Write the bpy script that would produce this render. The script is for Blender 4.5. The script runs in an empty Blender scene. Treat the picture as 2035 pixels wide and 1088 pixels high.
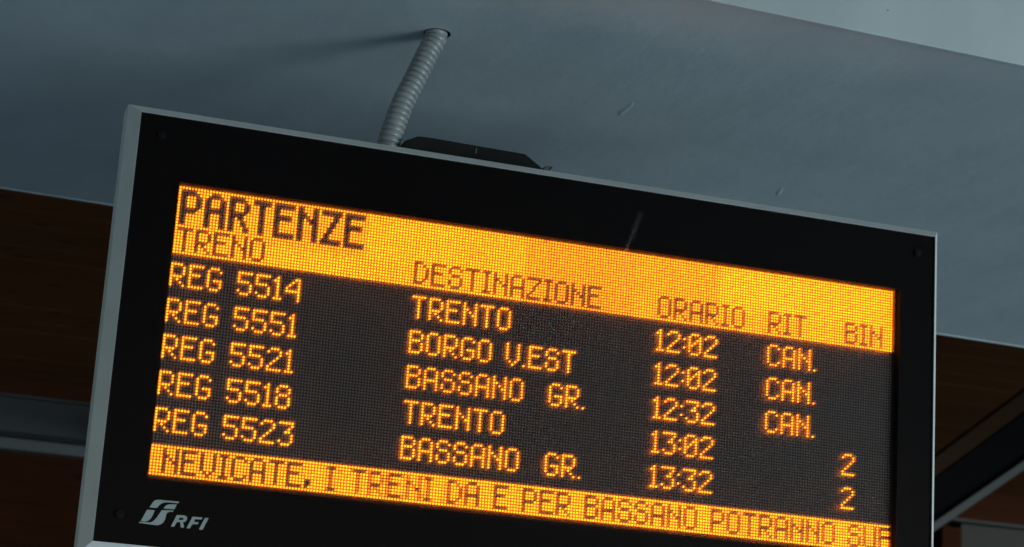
import bpy, bmesh, math, random
from mathutils import Vector, Matrix
random.seed(7)
S = bpy.context.scene
COL = S.collection

# ------------------------------------------------------------------ camera
cam = bpy.data.cameras.new("camera"); co = bpy.data.objects.new("camera", cam); COL.objects.link(co)
_r = Vector((0.94883919, -0.30936683, 0.06321516)); _u = Vector((-0.13522747, -0.21720693, 0.96671357))
_f = Vector((0.28533791, 0.92580415, 0.24792885))
co.matrix_world = Matrix(((_r.x, _u.x, -_f.x, -0.50794161), (_r.y, _u.y, -_f.y, -3.87999675),
                          (_r.z, _u.z, -_f.z, -1.11848395), (0, 0, 0, 1)))
cam.sensor_fit = 'HORIZONTAL'; cam.sensor_width = 36.0; cam.lens = 4077.0 / 2035.0 * 36.0
cam.clip_start = 0.05; cam.clip_end = 500
cam.dof.use_dof = True; cam.dof.focus_distance = 4.1; cam.dof.aperture_fstop = 5.6
S.camera = co

# ------------------------------------------------------------------ sky, sun, exposure
SUN_AZ = math.radians(146.0)      # the light comes from the right and from in front of the board
SUN_EL = math.radians(10.0)
S.view_settings.view_transform = 'Standard'; S.view_settings.look = 'None'
S.view_settings.exposure = 0.26; S.view_settings.gamma = 1.0
w = bpy.data.worlds.new("World"); S.world = w; w.use_nodes = True
nt = w.node_tree; nt.nodes.clear()
tc = nt.nodes.new('ShaderNodeTexCoord'); sx = nt.nodes.new('ShaderNodeSeparateXYZ'); ab = nt.nodes.new('ShaderNodeMath')
ab.operation = 'ABSOLUTE'; cx = nt.nodes.new('ShaderNodeCombineXYZ')
sky = nt.nodes.new('ShaderNodeTexSky'); sky.sky_type = 'NISHITA'; sky.sun_disc = False
sky.sun_elevation = SUN_EL; sky.sun_rotation = SUN_AZ
# below the horizon the pale platform sends the light of the sky back up
gt = nt.nodes.new('ShaderNodeMath'); gt.operation = 'LESS_THAN'; gt.inputs[1].default_value = 0.0
mix = nt.nodes.new('ShaderNodeMix'); mix.data_type = 'RGBA'; mix.blend_type = 'MULTIPLY'
mix.inputs[7].default_value = (0.51, 0.585, 0.60, 1)
bg = nt.nodes.new('ShaderNodeBackground'); bg.inputs['Strength'].default_value = 0.096
out = nt.nodes.new('ShaderNodeOutputWorld')
L = nt.links.new
L(tc.outputs['Generated'], sx.inputs[0]); L(sx.outputs[0], cx.inputs[0]); L(sx.outputs[1], cx.inputs[1])
L(sx.outputs[2], ab.inputs[0]); L(ab.outputs[0], cx.inputs[2]); L(cx.outputs[0], sky.inputs['Vector'])
L(sx.outputs[2], gt.inputs[0]); L(gt.outputs[0], mix.inputs[0]); L(sky.outputs[0], mix.inputs[6])
L(mix.outputs[2], bg.inputs['Color']); L(bg.outputs[0], out.inputs['Surface'])

sun = bpy.data.lights.new("sun", 'SUN'); so = bpy.data.objects.new("sun", sun); COL.objects.link(so)
sun.energy = 1.75; sun.angle = math.radians(34); sun.color = (0.58, 0.84, 1.0)
# the lamp stands in for light thrown back by the platform, aimed up at mirrored height
_d = Vector((math.sin(SUN_AZ) * math.cos(SUN_EL), math.cos(SUN_AZ) * math.cos(SUN_EL), -math.sin(SUN_EL)))
so.rotation_euler = _d.to_track_quat('Z', 'Y').to_euler()

S.cycles.max_bounces = 8; S.cycles.transparent_max_bounces = 16
S.cycles.sample_clamp_indirect = 2.5
S.cycles.use_denoising = True

# ------------------------------------------------------------------ materials
def mat(name, color=(0.5, 0.5, 0.5), rough=0.5, metal=0.0, spec=0.5, coat=0.0):
    m = bpy.data.materials.new(name); m.use_nodes = True
    b = m.node_tree.nodes['Principled BSDF']
    b.inputs['Base Color'].default_value = (*color, 1); b.inputs['Roughness'].default_value = rough
    b.inputs['Metallic'].default_value = metal; b.inputs['Specular IOR Level'].default_value = spec
    b.inputs['Coat Weight'].default_value = coat
    return m, m.node_tree, b

def mottled(name, c0, c1, scale=(1, 1, 1), nscale=4.0, detail=8, rough=(0.5, 0.7), bump=0.1, bdist=0.002, bscale=60.0,
            metal=0.0, spec=0.4, bstretch=(1, 1, 1), lo=0.3, hi=0.7):
    m, t, b = mat(name, c0, rough[0], metal, spec)
    n = t.nodes; l = t.links.new
    tco = n.new('ShaderNodeTexCoord')
    mp = n.new('ShaderNodeMapping'); mp.inputs['Scale'].default_value = scale
    no = n.new('ShaderNodeTexNoise'); no.inputs['Scale'].default_value = nscale; no.inputs['Detail'].default_value = detail
    cr = n.new('ShaderNodeValToRGB'); cr.color_ramp.elements[0].position = lo; cr.color_ramp.elements[1].position = hi
    cr.color_ramp.elements[0].color = (*c0, 1); cr.color_ramp.elements[1].color = (*c1, 1)
    mr = n.new('ShaderNodeMapRange'); mr.inputs['To Min'].default_value = rough[0]; mr.inputs['To Max'].default_value = rough[1]
    mp2 = n.new('ShaderNodeMapping'); mp2.inputs['Scale'].default_value = bstretch
    n2 = n.new('ShaderNodeTexNoise'); n2.inputs['Scale'].default_value = bscale; n2.inputs['Detail'].default_value = 6
    bu = n.new('ShaderNodeBump'); bu.inputs['Strength'].default_value = bump; bu.inputs['Distance'].default_value = bdist
    l(tco.outputs['Object'], mp.inputs[0]); l(mp.outputs[0], no.inputs['Vector']); l(no.outputs['Fac'], cr.inputs[0])
    l(cr.outputs[0], b.inputs['Base Color']); l(no.outputs['Fac'], mr.inputs[0]); l(mr.outputs[0], b.inputs['Roughness'])
    l(tco.outputs['Object'], mp2.inputs[0]); l(mp2.outputs[0], n2.inputs['Vector'])
    l(n2.outputs['Fac'], bu.inputs['Height']); l(bu.outputs[0], b.inputs['Normal'])
    return m

M_PLASTER = mottled("white_paint", (0.52, 0.56, 0.56), (0.60, 0.63, 0.625), (1, 1, 1), 3.0, 10, (0.6, 0.75), 0.30, 0.004, 26.0,
                    bstretch=(1, 0.6, 1), spec=0.25)
def weathered(m, streak):
    """sparse dark specks and faint long streaks over the paint"""
    t = m.node_tree; n = t.nodes; l = t.links.new; b = n['Principled BSDF']
    src = b.inputs['Base Color'].links[0].from_socket
    tco = n.new('ShaderNodeTexCoord'); vo = n.new('ShaderNodeTexVoronoi'); vo.inputs['Scale'].default_value = 17.0
    vo.inputs['Randomness'].default_value = 1.0
    sp = n.new('ShaderNodeSeparateColor'); l(vo.outputs['Color'], sp.inputs[0])
    rad = n.new('ShaderNodeMath'); rad.operation = 'MULTIPLY'; rad.inputs[1].default_value = 0.045; l(sp.outputs[0], rad.inputs[0])
    lt = n.new('ShaderNodeMath'); lt.operation = 'LESS_THAN'; l(vo.outputs['Distance'], lt.inputs[0]); l(rad.outputs[0], lt.inputs[1])
    gt_ = n.new('ShaderNodeMath'); gt_.operation = 'GREATER_THAN'; gt_.inputs[1].default_value = 0.62; l(sp.outputs[1], gt_.inputs[0])
    mu = n.new('ShaderNodeMath'); mu.operation = 'MULTIPLY'; l(lt.outputs[0], mu.inputs[0]); l(gt_.outputs[0], mu.inputs[1])
    mp = n.new('ShaderNodeMapping'); mp.inputs['Scale'].default_value = streak
    no = n.new('ShaderNodeTexNoise'); no.inputs['Scale'].default_value = 5.0; no.inputs['Detail'].default_value = 7
    l(tco.outputs['Object'], vo.inputs['Vector']); l(tco.outputs['Object'], mp.inputs[0]); l(mp.outputs[0], no.inputs['Vector'])
    mr = n.new('ShaderNodeMapRange'); mr.inputs['From Min'].default_value = 0.35; mr.inputs['From Max'].default_value = 0.65
    mr.inputs['To Min'].default_value = 0.965; mr.inputs['To Max'].default_value = 1.02; l(no.outputs['Fac'], mr.inputs[0])
    m1 = n.new('ShaderNodeMix'); m1.data_type = 'RGBA'; m1.blend_type = 'MULTIPLY'; m1.inputs[0].default_value = 1.0
    l(src, m1.inputs[6]); l(mr.outputs[0], m1.inputs[7])
    m2 = n.new('ShaderNodeMix'); m2.data_type = 'RGBA'; m2.inputs[7].default_value = (0.13, 0.13, 0.13, 1)
    sc = n.new('ShaderNodeMath'); sc.operation = 'MULTIPLY'; sc.inputs[1].default_value = 0.75; l(mu.outputs[0], sc.inputs[0])
    l(sc.outputs[0], m2.inputs[0]); l(m1.outputs[2], m2.inputs[6]); l(m2.outputs[2], b.inputs['Base Color'])
    return m
weathered(M_PLASTER, (1.6, 0.35, 0.25))
M_ALU = mottled("grey_frame_paint", (0.66, 0.67, 0.66), (0.76, 0.77, 0.76), (1, 1, 1), 9.0, 8, (0.4, 0.55), 0.08, 0.001, 180.0)
M_BLACKSTEEL = mottled("black_steel", (0.006, 0.006, 0.007), (0.013, 0.012, 0.013), (1, 1, 1), 12, 6, (0.6, 0.8), 0.1, 0.001, 90, spec=0.15)
M_CONDUIT = mottled("grey_conduit_plastic", (0.24, 0.25, 0.245), (0.32, 0.33, 0.32), (1, 1, 1), 40, 8, (0.25, 0.45), 0.05, 0.001, 200, spec=0.6)
M_DULLBLACK, _, _ = mat("dull_black_paint", (0.004, 0.0035, 0.004), 0.9, spec=0.05)
M_DARKTAB, _, _ = mat('worn_metal_tab', (0.10, 0.10, 0.10), 0.7)
M_RUBBER, _, _ = mat("black_rubber", (0.012, 0.012, 0.012), 0.6)
M_BEZEL, _, _ = mat("black_bezel_print", (0.0055, 0.0038, 0.0040), 0.6, spec=0.05)
M_LOGO, _, _ = mat("grey_print", (0.30, 0.36, 0.37), 0.6)
M_SCREW, _, _ = mat("dark_screw_metal", (0.005, 0.0045, 0.005), 0.6, 0.0, 0.1)
M_MASK, _, _ = mat("led_board_mask", (0.038, 0.028, 0.024), 0.8, spec=0.1)
M_GREYSTEEL = mottled("grey_steel_paint", (0.034, 0.035, 0.036), (0.046, 0.047, 0.048), (1, 1, 1), 3, 6, (0.5, 0.7), 0.05, 0.002, 30)
M_DARKSTEEL = mottled("dark_steel_paint", (0.009, 0.009, 0.0095), (0.013, 0.013, 0.0135), (1, 1, 1), 3, 6, (0.5, 0.7), 0.05, 0.002, 30)
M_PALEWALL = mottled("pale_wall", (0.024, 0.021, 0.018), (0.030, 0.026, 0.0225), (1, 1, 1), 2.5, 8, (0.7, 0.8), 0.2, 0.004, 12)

def wood(name, c0, c1, grain=(1.2, 14, 14), knots=True):
    m, t, b = mat(name, c0, 0.8, spec=0.06); n = t.nodes; l = t.links.new
    tco = n.new('ShaderNodeTexCoord'); oi = n.new('ShaderNodeObjectInfo')
    ad = n.new('ShaderNodeVectorMath'); ad.operation = 'ADD'
    sc = n.new('ShaderNodeVectorMath'); sc.operation = 'SCALE'; sc.inputs['Scale'].default_value = 1.0
    mp = n.new('ShaderNodeMapping'); mp.inputs['Scale'].default_value = grain
    no = n.new('ShaderNodeTexNoise'); no.inputs['Scale'].default_value = 2.2; no.inputs['Detail'].default_value = 10
    no.inputs['Distortion'].default_value = 0.6
    cr = n.new('ShaderNodeValToRGB'); cr.color_ramp.elements[0].position = 0.3; cr.color_ramp.elements[1].position = 0.72
    cr.color_ramp.elements[0].color = (*c0, 1); cr.color_ramp.elements[1].color = (*c1, 1)
    l(tco.outputs['Object'], mp.inputs[0]); l(mp.outputs[0], no.inputs['Vector']); l(no.outputs['Fac'], cr.inputs[0])
    if knots:
        mk = n.new('ShaderNodeMapping'); mk.inputs['Scale'].default_value = (1.6, 3.4, 3.4)
        vo = n.new('ShaderNodeTexVoronoi'); vo.inputs['Scale'].default_value = 1.5
        kr = n.new('ShaderNodeMapRange'); kr.inputs['From Min'].default_value = 0.03; kr.inputs['From Max'].default_value = 0.14
        kr.inputs['To Min'].default_value = 0.25; kr.inputs['To Max'].default_value = 1.0
        mu = n.new('ShaderNodeMix'); mu.data_type = 'RGBA'; mu.blend_type = 'MULTIPLY'; mu.inputs[0].default_value = 1.0
        l(tco.outputs['Object'], mk.inputs[0]); l(mk.outputs[0], vo.inputs['Vector']); l(vo.outputs['Distance'], kr.inputs[0])
        l(cr.outputs[0], mu.inputs[6]); l(kr.outputs[0], mu.inputs[7]); l(mu.outputs[2], b.inputs['Base Color'])
    else:
        l(cr.outputs[0], b.inputs['Base Color'])
    bu = n.new('ShaderNodeBump'); bu.inputs['Strength'].default_value = 0.2; bu.inputs['Distance'].default_value = 0.003
    l(no.outputs['Fac'], bu.inputs['Height']); l(bu.outputs[0], b.inputs['Normal'])
    return m
M_WOOD = wood("stained_brown_planks", (0.078, 0.029, 0.0095), (0.092, 0.035, 0.0115))
M_WOODRED = wood("reddish_brown_planks", (0.028, 0.0080, 0.0026), (0.037, 0.0110, 0.0036))
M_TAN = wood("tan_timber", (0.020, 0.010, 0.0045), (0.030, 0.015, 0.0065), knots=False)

def led_lit(name, strength):
    m = bpy.data.materials.new(name); m.use_nodes = True; t = m.node_tree; n = t.nodes; l = t.links.new
    b = n['Principled BSDF']
    b.inputs['Base Color'].default_value = (0.35, 0.22, 0.10, 1); b.inputs['Roughness'].default_value = 0.35
    at = n.new('ShaderNodeAttribute'); at.attribute_name = 'gain'
    mu = n.new('ShaderNodeMath'); mu.operation = 'MULTIPLY'; mu.inputs[1].default_value = strength
    b.inputs['Emission Color'].default_value = (1.0, 0.205, 0.002, 1)
    l(at.outputs['Fac'], mu.inputs[0]); l(mu.outputs[0], b.inputs['Emission Strength'])
    return m
M_LED = led_lit("amber_led_lit", 5.0)
M_LEDOFF, _, _ = mat("led_lens_unlit", (0.20, 0.175, 0.17), 0.4)

# front pane: clear sheet, a little dirt, and scatter imitating lens glow round the lamps
def pane_material():
    m = bpy.data.materials.new("front_pane_acrylic"); m.use_nodes = True; t = m.node_tree; n = t.nodes; l = t.links.new
    n.clear(); o = n.new('ShaderNodeOutputMaterial')
    tr = n.new('ShaderNodeBsdfTransparent'); tr.inputs[0].default_value = (0.97, 0.97, 0.97, 1)
    rf = n.new('ShaderNodeBsdfRefraction'); rf.inputs['IOR'].default_value = 1.45; rf.inputs['Roughness'].default_value = 0.52
    gl = n.new('ShaderNodeBsdfGlossy'); gl.inputs['Roughness'].default_value = 0.06
    di = n.new('ShaderNodeBsdfDiffuse'); di.inputs[0].default_value = (0.55, 0.55, 0.55, 1)
    fr = n.new('ShaderNodeFresnel'); fr.inputs['IOR'].default_value = 1.16
    m1 = n.new('ShaderNodeMixShader'); m1.inputs[0].default_value = 0.20
    m2 = n.new('ShaderNodeMixShader'); m3 = n.new('ShaderNodeMixShader')
    l(tr.outputs[0], m1.inputs[1]); l(rf.outputs[0], m1.inputs[2])
    l(m1.outputs[0], m2.inputs[1]); l(gl.outputs[0], m2.inputs[2]); l(fr.outputs[0], m2.inputs[0])
    # only the part of the sheet over the lamp window scatters this glow; the printed border round it is clear
    tcw = n.new('ShaderNodeTexCoord'); spw = n.new('ShaderNodeSeparateXYZ'); l(tcw.outputs['Object'], spw.inputs[0])
    def band(sock, mid, half):
        a1 = n.new('ShaderNodeMath'); a1.operation = 'SUBTRACT'; a1.inputs[1].default_value = mid; l(sock, a1.inputs[0])
        a2 = n.new('ShaderNodeMath'); a2.operation = 'ABSOLUTE'; l(a1.outputs[0], a2.inputs[0])
        a3 = n.new('ShaderNodeMath'); a3.operation = 'LESS_THAN'; a3.inputs[1].default_value = half; l(a2.outputs[0], a3.inputs[0])
        return a3.outputs[0]
    wx = band(spw.outputs[0], 0.002, 0.797); wz = band(spw.outputs[2], 0.7290 - 0.2850, 0.303)
    ww = n.new('ShaderNodeMath'); ww.operation = 'MULTIPLY'; l(wx, ww.inputs[0]); l(wz, ww.inputs[1])
    w2 = n.new('ShaderNodeMath'); w2.operation = 'MULTIPLY'; w2.inputs[1].default_value = 0.17; l(ww.outputs[0], w2.inputs[0])
    l(w2.outputs[0], m1.inputs[0])
    # dirt: a faint even film plus one dried drip running down from the top edge
    tco = n.new('ShaderNodeTexCoord'); sp = n.new('ShaderNodeSeparateXYZ'); l(tco.outputs['Object'], sp.inputs[0])
    def math_(op, a, b=None, c=None):
        k = n.new('ShaderNodeMath'); k.operation = op
        for i, v in enumerate((a, b, c)):
            if v is None: continue
            if isinstance(v, (int, float)): k.inputs[i].default_value = v
            else: l(v, k.inputs[i])
        return k.outputs[0]
    x = math_('ADD', sp.outputs[0], 0.775); z = math_('SUBTRACT', sp.outputs[2], 0.729)
    # centre line: x = 0.925 + slope above the screen edge
    up = math_('MAXIMUM', math_('SUBTRACT', z, -0.005), 0.0)
    cxl = math_('ADD', math_('MULTIPLY', up, 0.33), 0.925)
    ns = n.new('ShaderNodeTexNoise'); ns.inputs['Scale'].default_value = 160; ns.inputs['Detail'].default_value = 5
    l(tco.outputs['Object'], ns.inputs['Vector'])
    wob = math_('MULTIPLY', math_('SUBTRACT', ns.outputs['Fac'], 0.5), 0.022)
    dx = math_('ABSOLUTE', math_('ADD', math_('SUBTRACT', x, cxl), wob))
    wid = math_('ADD', math_('MULTIPLY', up, 0.06), 0.0048)
    a = math_('SUBTRACT', 1.0, math_('MINIMUM', math_('DIVIDE', dx, wid), 1.0))
    zin = math_('MULTIPLY', math_('LESS_THAN', z, 0.088), math_('GREATER_THAN', z, -0.092))
    f2 = n.new('ShaderNodeTexNoise'); f2.inputs['Scale'].default_value = 420; f2.inputs['Detail'].default_value = 2
    l(tco.outputs['Object'], f2.inputs['Vector'])
    fl = n.new('ShaderNodeMapRange'); fl.inputs['From Min'].default_value = 0.5; fl.inputs['From Max'].default_value = 0.72
    l(f2.outputs['Fac'], fl.inputs[0])
    drip = math_('MULTIPLY', math_('MULTIPLY', math_('SUBTRACT', 1.0, math_('MULTIPLY', up, 8.0)), 0.85), math_('MULTIPLY', math_('MULTIPLY', a, zin), math_('MULTIPLY_ADD', fl.outputs[0], 0.40, 0.06)))
    film = n.new('ShaderNodeTexNoise'); film.inputs['Scale'].default_value = 3.0; film.inputs['Detail'].default_value = 8
    l(tco.outputs['Object'], film.inputs['Vector'])
    tot = math_('ADD', drip, math_('MULTIPLY', math_('POWER', film.outputs['Fac'], 2.0), 0.004))
    l(tot, m3.inputs[0]); tl = n.new('ShaderNodeBsdfTranslucent'); tl.inputs[0].default_value = (0.9, 0.9, 0.9, 1)
    md = n.new('ShaderNodeMixShader'); md.inputs[0].default_value = 0.6; l(di.outputs[0], md.inputs[1]); l(tl.outputs[0], md.inputs[2])
    l(m2.outputs[0], m3.inputs[1]); l(md.outputs[0], m3.inputs[2])
    l(m3.outputs[0], o.inputs['Surface'])
    return m
M_PANE = pane_material()

# ------------------------------------------------------------------ helpers
def obj(name, bm, m=None, parent=None, smooth=False, bevel=0.0, seg=2):
    me = bpy.data.meshes.new(name); bmesh.ops.recalc_face_normals(bm, faces=bm.faces[:]); bm.to_mesh(me); bm.free()
    if smooth:
        for p in me.polygons: p.use_smooth = True
    o = bpy.data.objects.new(name, me); COL.objects.link(o)
    if m: me.materials.append(m)
    if parent: o.parent = parent
    if bevel:
        b = o.modifiers.new("bevel", 'BEVEL'); b.width = bevel; b.segments = seg; b.limit_method = 'ANGLE'
    return o

def tag(o, label=None, cat=None, group=None, kind=None):
    if label: o['label'] = label
    if cat: o['category'] = cat
    if group: o['group'] = group
    if kind: o['kind'] = kind
    return o

def empty(name, loc=(0, 0, 0), rz=0.0):
    o = bpy.data.objects.new(name, None); o.empty_display_size = 0.1; COL.objects.link(o)
    o.location = loc; o.rotation_euler = (0, 0, rz); return o

def box(bm, x0, x1, y0, y1, z0, z1):
    v = [bm.verts.new((x, y, z)) for x in (x0, x1) for y in (y0, y1) for z in (z0, z1)]
    for f in ((0, 1, 3, 2), (4, 6, 7, 5), (0, 4, 5, 1), (2, 3, 7, 6), (0, 2, 6, 4), (1, 5, 7, 3)):
        bm.faces.new([v[i] for i in f])

def prism(bm, pts, y0, y1):
    a = [bm.verts.new((x, y0, z)) for x, z in pts]; b = [bm.verts.new((x, y1, z)) for x, z in pts]
    bm.faces.new(a); bm.faces.new(b[::-1]); n = len(pts)
    for i in range(n): bm.faces.new((a[i], a[(i + 1) % n], b[(i + 1) % n], b[i]))

def boxo(name, dims, m, parent=None, bevel=0.0):
    bm = bmesh.new(); box(bm, *dims); return obj(name, bm, m, parent, bevel=bevel)

# ------------------------------------------------------------------ the white beam above
ZS = 0.45
TH = math.radians(2.5)
beam = empty("ceiling_beam", (0.0, 0.0, ZS), TH)
tag(beam, "broad white painted ceiling beam above the departure board, its underside entered by a grey conduit", "beam")
inv = Matrix.Rotation(-TH, 4, 'Z')
hx, hy = (inv @ Vector((0.519, 0.105, 0)))[:2]
Y0 = (inv @ Vector((1.30, -0.305, 0))).y; Y1 = (inv @ Vector((1.2, 1.895, 0))).y
X0, X1 = -5.0, 8.0
bm = bmesh.new()                                            # underside with the round hole for the conduit
NS = 48; HR = 0.0290
ring = [bm.verts.new((hx + HR * math.cos(2 * math.pi * i / NS), hy + HR * math.sin(2 * math.pi * i / NS), 0)) for i in range(NS)]
ring2 = [bm.verts.new((v.co.x, v.co.y, 0.05)) for v in ring]
for i in range(NS): bm.faces.new((ring[i], ring[(i + 1) % NS], ring2[(i + 1) % NS], ring2[i]))
bm.faces.new(ring2)
cs = [bm.verts.new((x, y, 0)) for x, y in ((X1, Y0), (X1, Y1), (X0, Y1), (X0, Y0))]
es = [bm.edges.new((ring[i], ring[(i + 1) % NS])) if bm.edges.get((ring[i], ring[(i + 1) % NS])) is None else bm.edges.get((ring[i], ring[(i + 1) % NS])) for i in range(NS)]
es += [bm.edges.new((cs[i], cs[(i + 1) % 4])) for i in range(4)]
bmesh.ops.triangle_fill(bm, use_beauty=True, edges=es)
# the filler may close the hole itself: drop faces lying inside the ring at z = 0
kill = [f for f in bm.faces if all(abs(v.co.z) < 1e-6 for v in f.verts) and
        (f.calc_center_median() - Vector((hx, hy, 0))).length < HR * 0.9]
bmesh.ops.delete(bm, geom=kill, context='FACES')
me_s = obj("soffit", bm, M_PLASTER, beam)
ZT = 1.5 - ZS
boxo("near_face", (X0, X1, Y0 - 0.012, Y0 - 0.0005, -0.002, ZT), M_PLASTER, beam, bevel=0.0015)
boxo("far_face", (X0, X1, Y1 + 0.0005, Y1 + 0.012, -0.002, ZT), M_PLASTER, beam, bevel=0.0015)
bm = bmesh.new()
for i in range(NS):
    pass
def annulus(bm, cx, cy, r0, r1, z0, z1, n=48):
    rr = []
    for r, z in ((r0, z1), (r0, z0), (r1, z0), (r1, z1)):
        rr.append([bm.verts.new((cx + r * math.cos(2 * math.pi * i / n), cy + r * math.sin(2 * math.pi * i / n), z)) for i in range(n)])
    for a, b in ((0, 1), (1, 2), (2, 3), (3, 0)):
        for i in range(n): bm.faces.new((rr[a][i], rr[a][(i + 1) % n], rr[b][(i + 1) % n], rr[b][i]))
annulus(bm, hx, hy, 0.0265, 0.0288, -0.0012, 0.045)
obj("hole_lining", bm, M_RUBBER, beam)

def blister(x, y, ang, ln, wd, h):
    """a small lifted flake of the paint skin"""
    bm = bmesh.new(); nx, ny = 14, 6; g = []
    for i in range(nx + 1):
        row = []
        for j in range(ny + 1):
            u = i / nx * 2 - 1; v = j / ny * 2 - 1
            s = max(0.0, 1 - u * u); prof = s * (1 - abs(v) ** 1.5) * (0.75 + 0.25 * math.sin(5 * u + x * 9))
            lift = 0.35 if v < 0 else 1.0
            px = u * ln / 2; py = v * wd / 2 * (0.35 + 0.65 * s) + 0.12 * wd * math.sin(3 * u)
            q = Matrix.Rotation(ang, 3, 'Z') @ Vector((px, py, 0))
            row.append(bm.verts.new((x + q.x, y + q.y, 0.0006 - h * prof * (0.5 + 0.5 * v * lift))))
        g.append(row)
    for i in range(nx):
        for j in range(ny): bm.faces.new((g[i][j], g[i + 1][j], g[i + 1][j + 1], g[i][j + 1]))
    return obj("paint_blister", bm, M_PLASTER, beam, smooth=True)
def local(px, py):
    q = inv @ Vector((px, py, 0)); return q.x, q.y
for wx, wy, ang, ln, wd, h in ((1.051, 0.372, math.radians(-98), 0.13, 0.022, 0.0048), (1.637, 0.78, math.radians(-112), 0.16, 0.018, 0.0038),
                               (0.271, 0.683, math.radians(-110), 0.03, 0.004, 0.003)):
    lx, ly = local(wx, wy); blister(lx, ly, ang, ln, wd, h)

# ------------------------------------------------------------------ plank roof and far wall of the station canopy
roof = empty("canopy_roof", (1.0, 2.0, 1.5)); tag(roof, "dark brown stained plank roof lining seen below and behind the white beam", "roof")
PL = 0.145
def planks(parent, m, n, fn, name="plank"):
    base = None
    for i in range(n):
        if base is None:
            bm = bmesh.new(); fn(bm); base = obj(name, bm, m, parent, bevel=0.0012, seg=1); o = base
        else:
            o = base.copy(); COL.objects.link(o)
        yield i, o
def roofplank(bm): box(bm, -9.0, 9.0, -PL / 2 + 0.0008, PL / 2 - 0.0008, 0.0, 0.022)
k = 0
for i, o in planks(roof, M_WOOD, 84, roofplank):
    o.location = (random.uniform(-0.5, 0.5), -2.0 + i * PL, random.uniform(-0.0015, 0.0015))
boxo("roof_deck", (-9.5, 9.5, -8.5, 12.5, 0.03, 0.09), M_DARKSTEEL, roof)
boxo("front_lining", (-9.5, 9.5, -8.5, -2.08, 0.0, 0.025), M_WOOD, roof)

wall = empty("plank_wall", (2.0, 10.5, -2.7)); tag(wall, "dark reddish brown plank wall far behind the departure board", "wall")
def wallplank(bm): box(bm, -8.0, 10.0, 0.0, 0.022, -PL / 2 + 0.0008, PL / 2 - 0.0008)
for i, o in planks(wall, M_WOODRED, 29, wallplank):
    o.location = (random.uniform(-0.5, 0.5), random.uniform(-0.002, 0.002), i * PL + PL / 2)
boxo("wall_backing", (-8.5, 10.5, 0.03, 0.15, 0.0, 4.18), M_DARKSTEEL, wall)

boxo("unseen_sky_blocker", (-9.5, 9.5, -8.55, -8.50, -1.7, 0.0), M_DARKSTEEL, roof)  # unseen board added to keep bright sky out of the pane's reflection
M_PAVE = mottled("platform_asphalt", (0.06, 0.06, 0.062), (0.09, 0.09, 0.092), (1, 1, 1), 1.5, 10, (0.8, 0.9), 0.4, 0.004, 40)
g_ = boxo("unseen_ground", (-9.5, 12.5, 2.5, 10.52, -2.8, -2.7), M_PAVE); g_['kind'] = 'structure'  # unseen floor, added only at the back to cut light from below there
cl = boxo("unseen_shade_block", (-0.50, 0.42, -0.2, 0.2, -4.2, 0.0), M_PALEWALL); cl['kind'] = 'structure'  # unseen block added to shade the left part of the soffit
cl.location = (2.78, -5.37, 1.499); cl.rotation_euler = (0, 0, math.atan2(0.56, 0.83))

# left: horizontal steel beam with a pale lower flange
sb = empty("steel_beam", (-2.0, 4.0, 0.043), math.radians(0.8))
tag(sb, "horizontal dark steel beam with a paler lower flange, left of the departure board", "beam")
boxo("web", (-2.5, 5.0, 0.030, 0.046, 0.05, 0.20), M_DARKSTEEL, sb)
boxo("lower_flange", (-2.5, 5.0, 0.0, 0.076, 0.0, 0.045), M_GREYSTEEL, sb, bevel=0.006)
boxo("shadow_strip", (-2.5, 5.0, 0.014, 0.028, 0.052, 0.066), M_BLACKSTEEL, sb)  # black strip standing in for the shadow line above the flange
boxo("upper_flange", (-2.5, 5.0, 0.0, 0.076, 0.2, 0.211), M_DARKSTEEL, sb)

# right: diagonal brace
db = empty("diagonal_brace", (4.2, 5.0, 0.0))
tag(db, "black diagonal brace with grey lower flange and tan upper strip, right of the board", "brace")
def strip(name, pts, y0, y1, m, bev=0.0):
    # pts: world (x, z) pairs
    bm = bmesh.new(); prism(bm, [(x - 4.2, z) for x, z in pts], y0, y1); return obj(name, bm, m, db, bevel=bev)
def ext(x0, z0, x1, z1, xa, xb):
    s = (z1 - z0) / (x1 - x0); return (xa, z0 + s * (xa - x0)), (xb, z0 + s * (xb - x0))
XA, XB = 3.75, 5.6
a0, b0 = ext(4.474, 0.338, 4.957, 0.686, XA, XB); a1, b1 = ext(4.475, 0.291, 4.957, 0.636, XA, XB)
strip("lower_flange", [a0, b0, b1, a1], -0.03, 0.07, M_GREYSTEEL, 0.004)
a2, b2 = ext(4.472, 0.540, 4.957, 0.915, XA, XB)
strip("web", [a2, b2, (b0[0], b0[1] + 0.002), (a0[0], a0[1] + 0.002)], 0.0, 0.03, M_DULLBLACK)
a3, b3 = ext(4.470, 0.645, 4.957, 1.029, XA, XB)
strip("timber_strip", [a3, b3, (b2[0], b2[1] + 0.002), (a2[0], a2[1] + 0.002)], 0.01, 0.08, M_TAN, 0.006)

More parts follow.
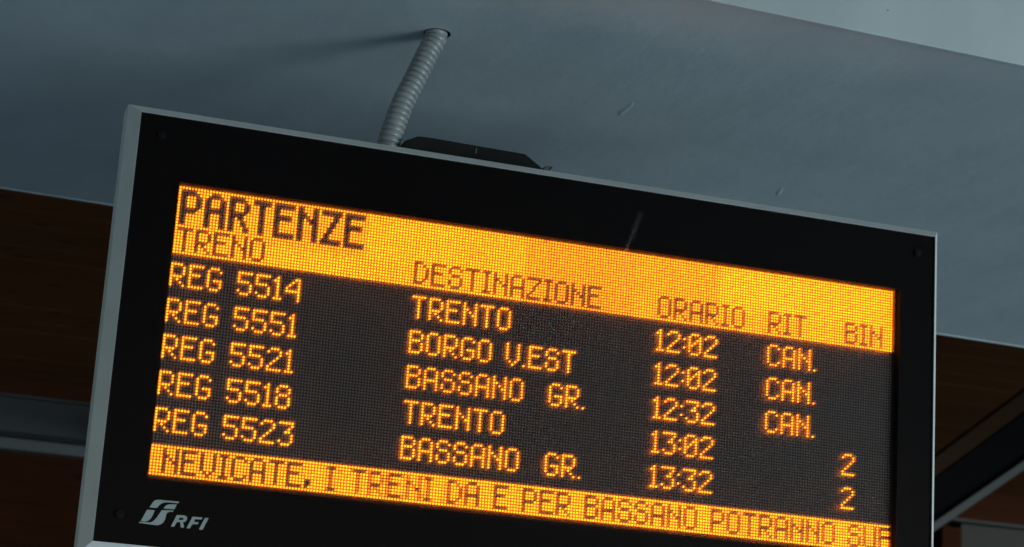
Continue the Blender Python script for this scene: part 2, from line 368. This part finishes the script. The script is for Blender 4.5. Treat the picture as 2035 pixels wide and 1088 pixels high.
# lower right: pale wall head and a brown post
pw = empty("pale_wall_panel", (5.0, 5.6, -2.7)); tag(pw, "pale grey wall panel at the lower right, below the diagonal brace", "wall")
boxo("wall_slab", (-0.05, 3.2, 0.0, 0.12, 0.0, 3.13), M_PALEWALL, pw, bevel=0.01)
boxo("capping", (-0.12, 3.2, -0.03, 0.14, 3.132, 3.146), M_DARKSTEEL, pw)
gp = empty("brown_post", (4.90, 5.6, -2.7)); tag(gp, "narrow reddish brown post between the departure board and the pale wall panel", "post")
boxo("shaft", (-0.068, 0.045, -0.02, 0.10, 0.0, 3.10), M_WOODRED, gp, bevel=0.006)
gq = empty("mauve_panel", (4.70, 5.7, -2.7)); tag(gq, "narrow dull mauve panel left of the brown post, low at the board's right edge", "panel")
M_MAUVE = mottled("mauve_board", (0.03, 0.018, 0.016), (0.038, 0.023, 0.020), (1, 1, 1), 3, 6, (0.6, 0.7), 0.1, 0.002, 20)
boxo("board", (-0.12, 0.13, 0.0, 0.05, 0.0, 3.10), M_MAUVE, gq, bevel=0.005)

# ------------------------------------------------------------------ departure board
P = 0.006; PZ = P * 0.99114
NC, NR = 260, 96
board = empty("departure_board", (0.775, 0.13, -0.729))
tag(board, "wide black train departure board with glowing amber text and a grey painted rim", "departure board")
BO = Vector((-0.775, -0.13, 0.729))
def bobj(name, bm, m, parent=None, **kw):
    bmesh.ops.translate(bm, verts=bm.verts[:], vec=BO if parent is None else BO)
    return obj(name, bm, m, parent or board, **kw)

IX0, IX1, IZ0, IZ1 = -0.0945, 1.6445, -0.705, 0.133          # front opening of the frame
OX0, OX1, OZ0, OZ1 = -0.118, 1.668, -0.729, 0.155            # outer edge
YF, YO, YB = -0.023, 0.012, 0.072
def frame_side(pts_in0, pts_in1, pts_out0, pts_out1):
    """one mitred length of the frame: chamfer, outer side, back lip and inner return"""
    bm = bmesh.new()
    def sec(i, o, sgn):
        ix, iz = i; ox, oz = o
        return [bm.verts.new((ix, YF, iz)), bm.verts.new((ix + (ox - ix) * 0.05, YF + 0.00175, iz + (oz - iz) * 0.05)),
                bm.verts.new((ox, YO, oz)), bm.verts.new((ox, YB, oz)),
                bm.verts.new((ix, YB, iz)), bm.verts.new((ix, YF + 0.008, iz))]
    a = sec(pts_in0, pts_out0, 0); b = sec(pts_in1, pts_out1, 0); n = len(a)
    for i in range(n): bm.faces.new((a[i], a[(i + 1) % n], b[(i + 1) % n], b[i]))
    bm.faces.new(a[::-1]); bm.faces.new(b)
    return bm
corn_i = [(IX0, IZ1), (IX1, IZ1), (IX1, IZ0), (IX0, IZ0)]; corn_o = [(OX0, OZ1), (OX1, OZ1), (OX1, OZ0), (OX0, OZ0)]
for kx in range(4):
    bobj("frame_side", frame_side(corn_i[kx], corn_i[(kx + 1) % 4], corn_o[kx], corn_o[(kx + 1) % 4]), M_ALU, bevel=0.0008)
bm = bmesh.new(); box(bm, IX0 + 0.001, IX1 - 0.001, 0.03, YB - 0.003, IZ0 + 0.001, IZ1 - 0.001)
box(bm, 0.06, 1.49, YB - 0.0025, 0.135, -0.66, 0.1545); bobj("rear_case", bm, M_BLACKSTEEL)

# black bezel: a plate with the screen opening, reveals 17 mm deep
SX0, SX1, SZ1, SZ0 = -0.0060, NC * P - P + 0.0095, 0.0040, -(NR - 1) * PZ - 0.0135
bm = bmesh.new()
yb0, yb1 = -0.0170, 0.0035
o_ = [(IX0, IZ1), (IX1, IZ1), (IX1, IZ0), (IX0, IZ0)]; i_ = [(SX0, SZ1), (SX1, SZ1), (SX1, SZ0), (SX0, SZ0)]
fo = [bm.verts.new((x, yb0, z)) for x, z in o_]; fi = [bm.verts.new((x, yb0, z)) for x, z in i_]
bi = [bm.verts.new((x, yb1, z)) for x, z in i_]; bo2 = [bm.verts.new((x, yb1, z)) for x, z in o_]
for i in range(4):
    j = (i + 1) % 4
    bm.faces.new((fo[i], fo[j], fi[j], fi[i])); bm.faces.new((fi[i], fi[j], bi[j], bi[i])); bm.faces.new((bi[i], bi[j], bo2[j], bo2[i]))
bobj("bezel", bm, M_BEZEL)
bm = bmesh.new(); box(bm, SX0 - 0.01, SX1 + 0.01, 0.0038, 0.012, SZ0 - 0.01, SZ1 + 0.01)
# the board behind the lamps
bobj("led_backplate", bm, M_MASK)
bm = bmesh.new(); box(bm, IX0 + 0.0005, IX1 - 0.0005, -0.0215, -0.0190, IZ0 + 0.0005, IZ1 - 0.0005); pane = bobj("front_pane", bm, M_PANE)

# ---- the 5 x 8 dot matrix font of the board
F58 = {
'A': ".###.|#...#|#...#|#...#|#####|#...#|#...#|#...#", 'B': "####.|#...#|#...#|####.|#...#|#...#|#...#|####.",
'C': ".###.|#...#|#....|#....|#....|#....|#...#|.###.", 'D': "###..|#..#.|#...#|#...#|#...#|#...#|#..#.|###..",
'E': "#####|#....|#....|####.|#....|#....|#....|#####", 'G': ".###.|#...#|#....|#....|#.###|#...#|#...#|.###.",
'I': "###|.#.|.#.|.#.|.#.|.#.|.#.|###", 'N': "#...#|#...#|##..#|#.#.#|#..##|#...#|#...#|#...#",
'O': ".###.|#...#|#...#|#...#|#...#|#...#|#...#|.###.", 'P': "####.|#...#|#...#|#...#|####.|#....|#....|#....",
'R': "####.|#...#|#...#|#...#|####.|#.#..|#..#.|#...#", 'S': ".###.|#...#|#....|.###.|....#|#...#|#...#|.###.",
'T': "#####|..#..|..#..|..#..|..#..|..#..|..#..|..#..", 'U': "#...#|#...#|#...#|#...#|#...#|#...#|#...#|.###.",
'V': "#...#|#...#|#...#|#...#|#...#|#...#|.#.#.|..#..", 'Z': "#####|....#|...#.|..#..|..#..|.#...|#....|#####",
'0': ".###.|#...#|#..##|#.#.#|##..#|#...#|#...#|.###.", '1': ".#.|##.|.#.|.#.|.#.|.#.|.#.|###",
'2': ".###.|#...#|....#|...#.|..#..|.#...|#....|#####", '3': "#####|....#|...#.|..##.|....#|....#|#...#|.###.",
'4': "...##|..#.#|.#..#|#...#|#####|....#|....#|....#", '5': "#####|#....|#....|####.|....#|....#|#...#|.###.",
'8': ".###.|#...#|#...#|.###.|#...#|#...#|#...#|.###.", ':': ".|.|#|.|.|#|.|.", '.': ".|.|.|.|.|.|.|#", ',': "..|..|..|..|..|##|##|#.",
}
F58['4'] = "...##|..#.#|.#..#|#...#|#####|....#|....#|....#"
BIG = {   # 12 rows, double strokes
'P': "#####..|######.|##...##|##...##|##...##|##...##|######.|#####..|##.....|##.....|##.....|##.....",
'A': "..###..|.#####.|##...##|##...##|##...##|#######|#######|##...##|##...##|##...##|##...##|##...##",
'R': "#####..|######.|##...##|##...##|##...##|######.|#####..|##.##..|##..##.|##..##.|##...##|##...##",
'T': "######|######|..##..|..##..|..##..|..##..|..##..|..##..|..##..|..##..|..##..|..##..",
'E': "#######|#######|##.....|##.....|######.|######.|##.....|##.....|##.....|##.....|#######|#######",
'N': "##...##|##...##|###..##|####.##|##.####|##..###|##...##|##...##|##...##|##...##|##...##|##...##",
'Z': "#######|#######|....##.|....##.|...##..|...##..|..##...|..##...|.##....|.##....|#######|#######",
}
lit = {}; dark_text = set()
def put(s, c, r, font=F58, gap=1, table=None):
    for ch in s:
        if ch == ' ': c += 6; continue
        rows = font[ch].split('|')
        for j, row in enumerate(rows):
            for i, b in enumerate(row):
                if b == '#': table.add((c + i, r + j))
        c += len(rows[0]) + gap
    return c
head_dark = set()
put("PARTENZE", 1, 1, BIG, 1, head_dark)
for s, c in (("TRENO", 1), ("DESTINAZIONE", 81), ("ORARIO", 169), ("RIT", 211), ("BIN", 241)):
    put(s, c, 14, F58, 1, head_dark)
rows_txt = []
def row(r, num, dest, hh, can, binn):
    t = set(); put("REG", 0, r, F58, 1, t); put(num, 22, r, F58, 1, t)
    for s, c in dest: put(s, c, r, F58, 1, t)
    c = 169
    put(hh[0], c, r, F58, 1, t); put(hh[1], 173, r, F58, 1, t); put(':', 179, r, F58, 1, t)
    put(hh[2], 181, r, F58, 1, t); put(hh[3], 187, r, F58, 1, t)
    if can: put("CAN.", 211, r, F58, 1, t)
    if binn: put(binn, 241, r, F58, 1, t)
    rows_txt.append(t)
row(26, "5514", [("TRENTO", 81)], "1202", True, None)
row(38, "5551", [("BORGO", 81), ("V.EST", 115)], "1202", True, None)
row(50, "5521", [("BASSANO", 81), ("GR.", 131)], "1232", True, None)
row(62, "5518", [("TRENTO", 81)], "1302", False, "2")
row(74, "5523", [("BASSANO", 81), ("GR.", 131)], "1332", False, "2")
def message(shift):
    t = set(); c = 4 + shift
    for word in ("NEVICATE,", "I", "TRENI", "DA", "E", "PER", "BASSANO", "POTRANNO", "SUB"):
        c = put(word, c, 87, F58, 1, t) + 4
    return {q for q in t if 0 <= q[0] < NC}
ma, mb = message(0), message(1)
def sm(x, a, b):
    x = min(1, max(0, (x - a) / (b - a))); return x * x * (3 - 2 * x)
module = {}
rg = random.Random(3)
for mx in range(9):
    for my in range(6): module[(mx, my)] = rg.uniform(0.88, 1.10)
def gain(c, r):
    g = module[(c // 32, r // 16)]
    if 120 <= c < 192 and r < 23: g *= 0.80
    return g * rg.uniform(0.84, 1.12) * (0.55 if rg.random() < 0.004 else 1.0)
header = {}; message_leds = {}; rows_leds = [dict() for _ in rows_txt]; used = set()
for c in range(NC):
    for r in range(23):
        if (c, r) not in head_dark: header[(c, r)] = gain(c, r)
    for r in range(86, 96):
        wgt = sm(c, 30, 125)
        on = 1 - ((1 - wgt) * ((c, r) in ma) + wgt * ((c, r) in mb))
        if on > 0.12: message_leds[(c, r)] = gain(c, r) * (0.35 + 0.65 * on if on < 0.98 else 1.0) * (on if on < 0.5 else 1.0)
for i, t in enumerate(rows_txt):
    for q in t: rows_leds[i][q] = gain(*q) * 1.05

SEG = 8
def led_mesh(name, leds, m, parent=board, r=0.00205, h=0.0033):
    vs, fs, gs = [], [], []
    ang = [(math.cos(2 * math.pi * (k + 0.5) / SEG), math.sin(2 * math.pi * (k + 0.5) / SEG)) for k in range(SEG)]
    for (c, rr), g in leds.items():
        x, z = c * P, -rr * PZ; b = len(vs)
        for f, y in ((1.0, 0.0040), (0.98, 0.0040 - h * 0.35), (0.68, 0.0040 - h * 0.82)):
            for ca, sa in ang: vs.append((x + ca * r * f + BO.x, y + BO.y, z + sa * r * f + BO.z))
        vs.append((x + BO.x, 0.0040 - h + BO.y, z + BO.z))
        for ring_ in (0, 1):
            for k in range(SEG):
                k2 = (k + 1) % SEG; o = b + ring_ * SEG
                fs.append((o + k, o + SEG + k, o + SEG + k2, o + k2))
        for k in range(SEG): fs.append((b + 2 * SEG + k, b + 3 * SEG, b + 2 * SEG + (k + 1) % SEG))
        gs += [g] * (3 * SEG + 1)
    me = bpy.data.meshes.new(name); me.from_pydata(vs, [], fs); me.update()
    for p in me.polygons: p.use_smooth = True
    at = me.attributes.new('gain', 'FLOAT', 'POINT'); at.data.foreach_set('value', gs)
    me.materials.append(m)
    o = bpy.data.objects.new(name, me); COL.objects.link(o); o.parent = parent; o['kind'] = 'stuff'
    return o
o = led_mesh("header_lights", header, M_LED); o['label'] = "lit amber header band with dark letters PARTENZE TRENO DESTINAZIONE ORARIO RIT BIN"
names = ("REG 5514 TRENTO 12:02 CAN.", "REG 5551 BORGO V.EST 12:02 CAN.", "REG 5521 BASSANO GR. 12:32 CAN.", "REG 5518 TRENTO 13:02 2", "REG 5523 BASSANO GR. 13:32 2")
for i, d in enumerate(rows_leds):
    o = led_mesh("text_line", d, M_LED); o['label'] = "amber line of dots reading " + names[i]
o = led_mesh("message_lights", message_leds, M_LED); o['label'] = "lit amber strip at the foot with a running message in dark letters"
all_on = set(header) | set(message_leds)
for d in rows_leds: all_on |= set(d)
led_mesh("unlit_lamps", {(c, r): 1.0 for c in range(NC) for r in range(NR) if (c, r) not in all_on}, M_LEDOFF)

# ---- logo and letters printed on the bezel
LG = {
'logo_mark': [
 [(3.3,-632.2),(5.9,-627.5),(9.2,-621.2),(12.0,-618.2),(15.8,-616.6),(22.1,-615.9),(37.9,-616.0),(57.4,-615.8),(56.5,-619.1),(50.2,-619.0),(34.3,-619.4),(27.4,-621.3),(23.7,-623.7),(20.9,-626.8),(17.4,-631.7)],
 [(29.7,-631.6),(32.0,-627.6),(34.9,-624.5),(39.4,-622.6),(53.9,-621.4),(50.2,-631.1)],
 [(-0.5,-636.9),(14.0,-636.6),(11.7,-644.4),(8.5,-651.8),(5.1,-656.1),(0.6,-658.9),(-3.2,-659.5),(-9.9,-659.3)],
 [(-13.1,-662.9),(-12.1,-660.9),(6.3,-660.3),(10.8,-658.7),(14.4,-655.5),(19.3,-649.1),(26.9,-635.0),(38.3,-634.1),(48.9,-633.6),(48.0,-636.0),(41.7,-636.4),(37.9,-638.5),(35.9,-641.9),(35.2,-650.7),(32.7,-656.5),(28.5,-661.2),(22.4,-663.8),(16.1,-664.0)]],
'logo_letter': [
 [(46.9,-663.7),(55.7,-641.4),(67.5,-640.4),(73.1,-641.3),(75.8,-644.2),(75.5,-649.0),(72.7,-652.4),(68.5,-653.6),(71.0,-658.9),(71.6,-663.6),(65.6,-664.0),(63.7,-654.1),(57.4,-654.0),(53.2,-663.5)],
 [(76.3,-664.0),(85.7,-641.3),(104.6,-641.0),(103.0,-645.0),(91.1,-645.4),(89.2,-650.7),(98.4,-650.6),(96.8,-654.7),(86.9,-655.3),(82.6,-663.9)],
 [(99.9,-664.0),(109.3,-641.0),(116.3,-640.8),(106.9,-664.1)]]}
RH = [(59.9,-649.7),(61.7,-645.6),(67.1,-645.3),(69.3,-646.6),(68.7,-648.8),(66.1,-649.8)]
def flat_print(name, loops, y=-0.01735):
    bm = bmesh.new(); es = []
    for lp in loops:
        vv = [bm.verts.new((x / 1000, y, z / 1000)) for x, z in lp]
        es += [bm.edges.new((vv[i], vv[(i + 1) % len(vv)])) for i in range(len(vv))]
    bmesh.ops.triangle_fill(bm, use_beauty=True, edges=es)
    if len(loops) > 1:
        hc = Vector((sum(p[0] for p in RH) / len(RH) / 1000, y, sum(p[1] for p in RH) / len(RH) / 1000))
        bmesh.ops.delete(bm, geom=[f for f in bm.faces if all(any((v.co - Vector((x / 1000, y, z / 1000))).length < 1e-5 for x, z in RH) for v in f.verts)], context='FACES')
    return bobj(name, bm, M_LOGO)
for lp in LG['logo_mark']: flat_print("logo_mark", [lp])
flat_print("logo_letter", [LG['logo_letter'][0], RH]); flat_print("logo_letter", [LG['logo_letter'][1]]); flat_print("logo_letter", [LG['logo_letter'][2]])

# ---- screws in the four corners of the pane
for sx_, sz_ in ((-0.0505, 0.0925), (1.6030, 0.0905), (-0.0505, -0.651), (1.603, -0.651)):
    bm = bmesh.new(); prof = [(0.0082, 0.0), (0.0078, -0.0006), (0.0064, -0.0008), (0.0052, -0.0002), (0.0047, -0.0009), (0.0022, -0.0012), (0.0012, -0.0006)]
    rings = [[bm.verts.new((sx_ + r_ * math.cos(t_ * math.pi / 12), -0.0216 + y_, sz_ + r_ * math.sin(t_ * math.pi / 12))) for t_ in range(24)] for r_, y_ in prof]
    for a_, b_ in zip(rings, rings[1:]):
        for i in range(24): bm.faces.new((a_[i], a_[(i + 1) % 24], b_[(i + 1) % 24], b_[i]))
    bm.faces.new(rings[-1]); bobj("screw", bm, M_SCREW, smooth=True)

# ---- two arms carry the board from the steel beam behind it
for ax in (0.45, 1.10):
    bm = bmesh.new(); box(bm, ax - 0.03, ax + 0.03, 0.1355, 3.998, 0.085, 0.145); bobj("support_arm", bm, M_BLACKSTEEL, bevel=0.004)
    bm = bmesh.new(); box(bm, ax - 0.05, ax + 0.05, 0.1356, 0.147, -0.30, 0.0845); bobj("mounting_plate", bm, M_BLACKSTEEL, bevel=0.003)

# ---- black housing on the top of the case
bm = bmesh.new()
prism(bm, [(0.440, 0.156), (0.459, 0.190), (0.486, 0.2040), (0.506, 0.2055), (0.722, 0.2030), (0.758, 0.180), (0.785, 0.156)], 0.070, 0.120)
hs = bobj("top_housing", bm, M_BLACKSTEEL, bevel=0.003)
bm = bmesh.new()
prism(bm, [(0.764, 0.156), (0.771, 0.187), (0.780, 0.1905), (0.788, 0.1895), (0.790, 0.187), (0.782, 0.1865), (0.774, 0.156)], 0.085, 0.115)
bobj("sealing_lip", bm, M_DARKTAB, bevel=0.0008)
bm = bmesh.new(); prism(bm, [(0.611, 0.186), (0.6125, 0.199), (0.6140, 0.199), (0.6140, 0.186)], 0.0675, 0.0705); bobj("housing_tab", bm, M_DARKTAB)

# ------------------------------------------------------------------ corrugated conduit
pts = [(0.5170, 0.104, 0.478), (0.5165, 0.103, 0.452), (0.5140, 0.102, 0.430), (0.5020, 0.101, 0.405), (0.4830, 0.100, 0.353), (0.4545, 0.100, 0.279),
       (0.4340, 0.100, 0.200), (0.4290, 0.100, 0.168), (0.4280, 0.100, 0.150)]
def catmull(p0, p1, p2, p3, t):
    return 0.5 * ((2 * p1) + (-p0 + p2) * t + (2 * p0 - 5 * p1 + 4 * p2 - p3) * t * t + (-p0 + 3 * p1 - 3 * p2 + p3) * t ** 3)
V = [Vector(p) for p in pts]; V = [V[0] * 2 - V[1]] + V + [V[-1] * 2 - V[-2]]
path = []
for i in range(1, len(V) - 2):
    for k_ in range(40): path.append(catmull(V[i - 1], V[i], V[i + 1], V[i + 2], k_ / 40))
path.append(V[-2])
# resample evenly
dist = [0.0]
for a_, b_ in zip(path, path[1:]): dist.append(dist[-1] + (b_ - a_).length)
def at(s):
    import bisect
    i = min(max(bisect.bisect(dist, s) - 1, 0), len(path) - 2); t = (s - dist[i]) / max(1e-9, dist[i + 1] - dist[i]); return path[i].lerp(path[i + 1], t)
LEN = dist[-1]; PITCH = 0.0128; SUB = 10
ns_ = int(LEN / PITCH * SUB); NSEG = 40
cond = empty("conduit", (0.428, 0.100, 0.152)); tag(cond, "grey corrugated plastic conduit running from the top of the board up into the white beam", "conduit")
CO = Vector((0.428, 0.100, 0.152))
bm = bmesh.new(); prev = None
profile = [0.0, 0.60, 0.95, 1.0, 1.0, 0.97, 0.92, 0.84, 0.72, 0.30]
for i in range(ns_ + 1):
    s = i / ns_ * LEN; c = at(s); tng = (at(min(s + 0.004, LEN)) - at(max(s - 0.004, 0))).normalized()
    e1 = tng.cross(Vector((0, 1, 0))).normalized(); e2 = tng.cross(e1).normalized()
    rr = 0.0184 + 0.0060 * profile[i % SUB] + random.uniform(-0.0001, 0.0001)
    ringv = []
    for k_ in range(NSEG):
        a_ = 2 * math.pi * k_ / NSEG
        ringv.append(bm.verts.new(c - CO + (e1 * math.cos(a_) + e2 * math.sin(a_)) * rr + tng * (0.0006 * math.sin(a_ + i * 0.02))))
    if prev:
        for k_ in range(NSEG): bm.faces.new((prev[k_], prev[(k_ + 1) % NSEG], ringv[(k_ + 1) % NSEG], ringv[k_]))
    prev = ringv
obj("corrugated_tube", bm, M_CONDUIT, cond, smooth=True)
bm = bmesh.new(); annulus(bm, 0, 0, 0.0255, 0.031, 0.0035, 0.010); obj("gland", bm, M_RUBBER, cond)
